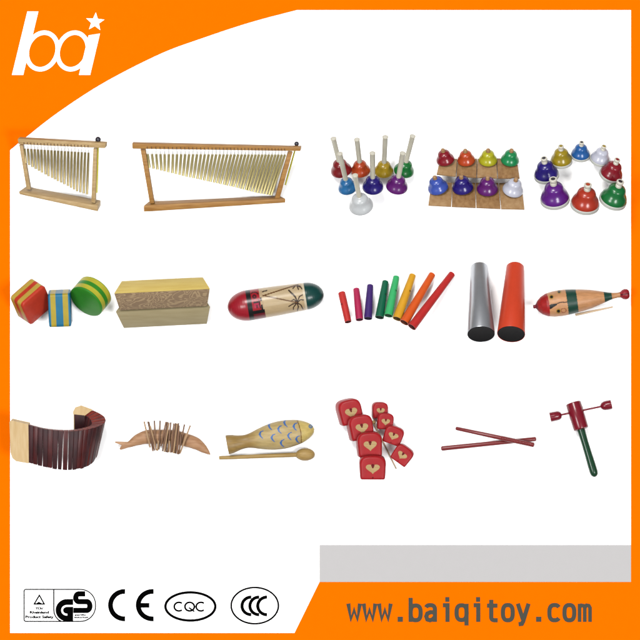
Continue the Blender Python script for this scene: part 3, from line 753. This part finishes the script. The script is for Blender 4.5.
# end boards
mb = MB()
out = [(11.4, 421.6), (13.0, 420.2), (29.7, 424.0), (29.7, 462.3), (17.5, 460.3), (14, 457.5), (12.2, 452)]
zz = lambda x, y: (46 + (x - 12) * .44 - (y - 422) * .42) * ZS
nn = len(out); o0 = [(x, y, zz(x, y)) for x, y in out]; o1 = [(x + 1.2, y - 1.6, z - 7) for x, y, z in o0]
mb.add(o0 + o1, [list(range(nn)), list(range(nn, 2 * nn))[::-1]] + [(i, (i + 1) % nn, nn + (i + 1) % nn, nn + i) for i in range(nn)])
part('end_board', mb, m_birch, t, bevel=.4)
mb = MB()
tp = [(92.5, 409.6, 1), (81.5, 405.6, -1.5), (76, 407.5, 0), (74.0, 411.5, 1.7), (74.2, 414, 2.8), (85, 415.1, 3.8)]
bt = [(x, y + 17 + 14 * (x < 80), z - 11) for x, y, z in tp]; nn = 6
mb.add(tp + bt, [list(range(nn)), list(range(nn, 2 * nn))[::-1]] + [(i, (i + 1) % nn, nn + (i + 1) % nn, nn + i) for i in range(nn)])
part('end_board', mb, m_birch, t, bevel=.4)
mb = MB(); hexa(mb, [(75.2, 414.6, 6.4), (85.5, 415.6, 7.6), (92, 421, 16), (92, 431, 12)], (0, .5, -1.5)) if False else None
hexa(mb, [(74.8, 414.4, 3.6), (85.0, 415.4, 4.6), (86.5, 434, -3), (75.0, 434, -4)], (.2, -.4, -1.2)); part('backing_strip', mb, m_rose, t, bevel=.2)
settle(t)

# ------------------------------------------------------------------ fish clapper with sticks
q = zoom(105, 400, .172)
m_fw = wood('carved_pale_wood', (204, 158, 118), (172, 124, 86), scale=(30, 200, 200))
m_sk = wood('brown_stick_wood', (150, 108, 76), (100, 66, 44), scale=(200, 40, 200))
m_sk2 = wood('light_stick_wood', (196, 160, 118), (160, 122, 86), scale=(200, 40, 200))
t = thing('stick_clapper', 'carved wooden fish clapper with a fan of thin sticks strung through its middle', 'clapper', q(340, 250))
mid = smoothed([(118, 262), (145, 256), (190, 232), (245, 215), (320, 214), (400, 216), (470, 232), (530, 253), (575, 285), (613, 317)], 5)
rad = [(118, 14), (145, 19), (190, 33), (245, 41), (320, 42), (400, 41), (470, 38), (530, 36), (575, 24), (600, 11), (613, 2)]
mb = MB(); sweep(mb, [(*q(x, y), 0) for x, y in mid], [interp(rad, x) * .172 for x, y in mid], 24, flat=.75); part('fish_body', mb, m_fw, t, smooth=40)
mb = MB(); f = [q(*p) for p in [(135, 243), (60, 240), (58, 248), (98, 262), (84, 284), (92, 290), (150, 272)]]
slab(mb, f, -1.6, 1.6); part('tail_fin', mb, m_fw, t, bevel=.5)
q = zoom(140, 415, .09375)
ST = [(48, 66, 112, 345, 9), (88, 66, 158, 378, 8), (98, 70, 140, 385, 6), (112, 110, 178, 375, 9.5), (157, 58, 172, 365, 7), (218, 58, 204, 368, 7), (200, 270, 190, 380, 9), (282, 70, 226, 330, 9.5), (296, 72, 244, 385, 8), (312, 78, 262, 392, 9), (332, 76, 296, 398, 8), (290, 90, 280, 395, 6),
      (318, 270, 312, 395, 9.5), (366, 86, 330, 400, 9), (384, 84, 344, 398, 8), (400, 88, 360, 405, 9.5), (414, 84, 384, 410, 8), (420, 110, 402, 415, 9), (380, 100, 372, 408, 6.5), (478, 98, 412, 418, 8), (440, 200, 420, 412, 9.5), (540, 108, 428, 408, 9)]
for i, (x0, y0, x1, y1, z) in enumerate(ST):
    mb = MB(); A = (*q(x0, y0), z + 2); B = (*q(x1, y1), z - 1)
    d = Vector(B) - Vector(A); s = Vector((-d.y, d.x, 0)).normalized() * .75
    hexa(mb, [tuple(Vector(A) - s), tuple(Vector(A) + s), tuple(Vector(B) + s), tuple(Vector(B) - s)], (0, 0, -1.2)); part('stick', mb, m_sk if i % 3 else m_sk2, t, bevel=.2)
settle(t)

# ------------------------------------------------------------------ heart blocks
q = zoom(325, 390, .15625)
m_hred = paint('block_red', (186, 22, 32), rough=.4, coat=0, spec=.14, var=.2, scale=(40, 40, 40))
m_heart = wood('heart_wood', (204, 174, 118), (176, 142, 88))
m_dark = mat('string_hole', (112, 18, 24), rough=.7, spec=.1)
tomb = [(-.44, -.5), (.44, -.5), (.49, -.47), (.5, -.4)] + [(.5 * math.copysign(abs(math.cos(t)) ** .62, math.cos(t)), .06 + .44 * abs(math.sin(t)) ** .72) for t in [math.pi * i / 22 for i in range(23)]] + [(-.5, -.4), (-.49, -.47)]
heart = []
for i in range(40):
    th = 2 * math.pi * i / 40; heart.append((16 * math.sin(th) ** 3 / 34, (13 * math.cos(th) - 5 * math.cos(2 * th) - 2 * math.cos(3 * th) - math.cos(4 * th)) / 34))
HB2 = [((168, 140), 23.0, 25, (-.22, .97), (-4.2, -1.0, -15), 0, 'left', 'top heart block of the left stack, pinkish red and leaning left'),
       ((236, 238), 23.6, 25, (-.16, .98), (-4.0, -.6, -15), 9, 'left', 'second heart block from the top of the left stack'),
       ((288, 348), 24.4, 25, (-.05, 1), (-2.2, -1.4, -15), 18, 'left', 'third heart block from the top of the left stack'),
       ((304, 494), 26.0, 24, (0, 1), (-.6, -2.2, -15), 27, 'left', 'bottom heart block of the left stack, square and facing forward'),
       ((356, 131), 15.2, 16.2, (0.02, 1), (-1.8, -.8, -9), 0, 'right', 'small top heart block of the right stack'),
       ((388, 200), 16, 16.4, (.08, 1), (-1.2, -.6, -9), 7, 'right', 'second heart block from the top of the right stack'),
       ((436, 290), 19, 18, (.34, .94), (.6, -1.2, -9), 14, 'right', 'third heart block down the right stack, leaning right'),
       ((492, 413), 19, 18, (.58, .81), (1.2, -1.0, -9), 21, 'right', 'bottom heart block of the right stack, tipped onto its corner')]
for c0, wd, ht, up, D, zo, side, lab in HB2:
    cx, cy = q(*c0); up = Vector(up).normalized()
    ay = Vector((up.x, -up.y, 0)) * ht; ax = Vector((up.y, up.x, 0)) * wd
    t = thing('heart_block', lab, 'wood block', (cx, cy), 'red heart blocks of the %s stack' % side)
    mb = MB()
    # slight taper toward the foot
    tp = [(x * (1 + .10 * y), y) for x, y in tomb]
    rprism(mb, (cx, cy, 0), ax, ay, D, tp, [(.4, 0, 0), (.80, 0, 0), (.87, .012, 0), (.93, .05, 0), (.975, .11, 0), (1, .2, 0), (1, .82, 0), (.97, .92, 0), (.9, .98, 0), (.82, 1, 0), (.4, 1, 0)])
    part('block', mb, m_hred, t, smooth=60)
    mb = MB(); hs = .56
    hp = [Vector((cx, cy, 0)) + ax * (x * hs * 1.02) + ay * ((y * .84 - .03) * hs) for x, y in heart]
    if True:
        nn = len(hp); mb.add([(p.x, p.y, -.25) for p in hp] + [(p.x, p.y, .16) for p in hp], [list(range(nn))[::-1], list(range(nn, 2 * nn))] + [(i, (i + 1) % nn, nn + (i + 1) % nn, nn + i) for i in range(nn)])
    hh = part('heart', mb, m_heart, t, smooth=0)
    mb = MB(); pc = Vector((cx, cy, 0)) + ay * .10; rod(mb, (pc.x, pc.y, .02), (pc.x, pc.y, .3), wd * .062, seg=16); pc = pc - ay * .075; rod(mb, (pc.x, pc.y, .02), (pc.x, pc.y, .26), wd * .036, seg=14)
    pc = Vector((cx, cy, 0)) - ay * .40; rod(mb, (pc.x, pc.y, -.2), (pc.x, pc.y, .2), wd * .03, seg=12); part('string_hole', mb, m_dark, hh, smooth=0)
    settle(t, zo)
t = thing('bead_stick', 'thin pale stick with a round bead head lying between the two heart block stacks', 'stick', q(400, 380))
mb = MB(); rod(mb, (*q(315, 215), 6), (*q(456, 504), 1.2), .75, .7, 12, rnd=.3); part('stick', mb, m_stick, t)
mb = MB(); sphere(mb, (*q(312, 206), 6.5), 2.1); part('bead', mb, m_heart, t); settle(t)

# ------------------------------------------------------------------ rhythm sticks
q = zoom(430, 400, .1875)
m_clave = paint('maroon_lacquer', (140, 38, 40), rough=.32, var=.2, scale=(40, 160, 160))
mb = MB(); rod(mb, (*q(58, 259), 0), (*q(567, 207), 0), 2.35, 2.1, 20, rnd=.6)
ids(settle(part('rhythm_stick', mb, m_clave, origin=q(310, 233))), 'smooth maroon rhythm stick lying beneath the ridged one', 'rhythm stick', 'maroon rhythm sticks')
A, B = Vector((*q(135, 150), 0)), Vector((*q(556, 240), 3.2)); L = (B - A).length
prof = [(0, 0), (.3, 1.2), (1.0, 1.75), (L * .57, 2.15)]
t_ = L * .58
while t_ < L - 4.5: prof += [(t_, 2.2), (t_ + .45, 2.55), (t_ + .8, 2.2)]; t_ += 1.55
prof += [(L - 3.5, 2.35), (L - 1, 2.3), (L - .3, 1.6), (L, 0)]
mb = MB(); lathe(mb, A, B - A, prof, 20)
ids(settle(part('rhythm_stick', mb, m_clave, origin=q(340, 195), smooth=40), 3.6), 'ridged maroon rhythm stick lying across the smooth one', 'rhythm stick', 'maroon rhythm sticks')

# ------------------------------------------------------------------ twist drum
q = zoom(535, 380, .1718)
m_dred = paint('drum_crimson', (136, 22, 42), rough=.22, var=.1)
m_dgrn = paint('handle_green', (26, 72, 46), rough=.22, var=.15)
t = thing('twist_drum', 'crimson barrel drum with two side hammers on a green handle', 'drum', q(280, 350))
A, B = Vector((*q(221, 132), -2)), Vector((*q(267, 286), 2)); L = (B - A).length; R = 7.75
mb = MB(); lathe(mb, A, B - A, [(0, 0), (0, R * .9), (.35, R * .97), (1, R), (L - 1.2, R * .98), (L - .3, R * .93), (L, R * .8), (L, 0)], 36); part('drum_body', mb, m_dred, t)
A, B = Vector((*q(258, 262), 0)), Vector((*q(348, 563), 2)); L = (B - A).length
mb = MB(); lathe(mb, A, B - A, [(0, 4.2), (4, 4.2), (8, 3.85), (18, 3.6), (30, 3.75), (42, 4.1), (L - 5, 4.1), (L - 2.6, 3.6), (L - 1, 2.4), (L - .2, 1), (L, 0)], 28); part('handle', mb, m_dgrn, t)
mb = MB(); rod(mb, (*q(140, 204), 0), (*q(390, 152), 0), 1.0, 1.0, 14); rdp = part('rod', mb, m_dred, t)
ra = Vector((250, -52, 0)).normalized()
mb = MB(); lathe(mb, (*q(86, 216), 0), ra, [(0, 0), (0, 4.4), (.4, 4.8), (4, 4.7), (8.2, 4.6), (10.2, 3.8), (11.3, 2.4), (11.8, 1), (11.8, 0)], 26); part('hammer', mb, m_dred, t)
mb = MB(); lathe(mb, (*q(443, 141), 0), -ra, [(0, 0), (0, 4.3), (.4, 4.7), (4, 4.8), (7.4, 4.5), (9.6, 3.6), (10.8, 2.2), (11.3, 1), (11.3, 0)], 26); part('hammer', mb, m_dred, t)
settle(t)
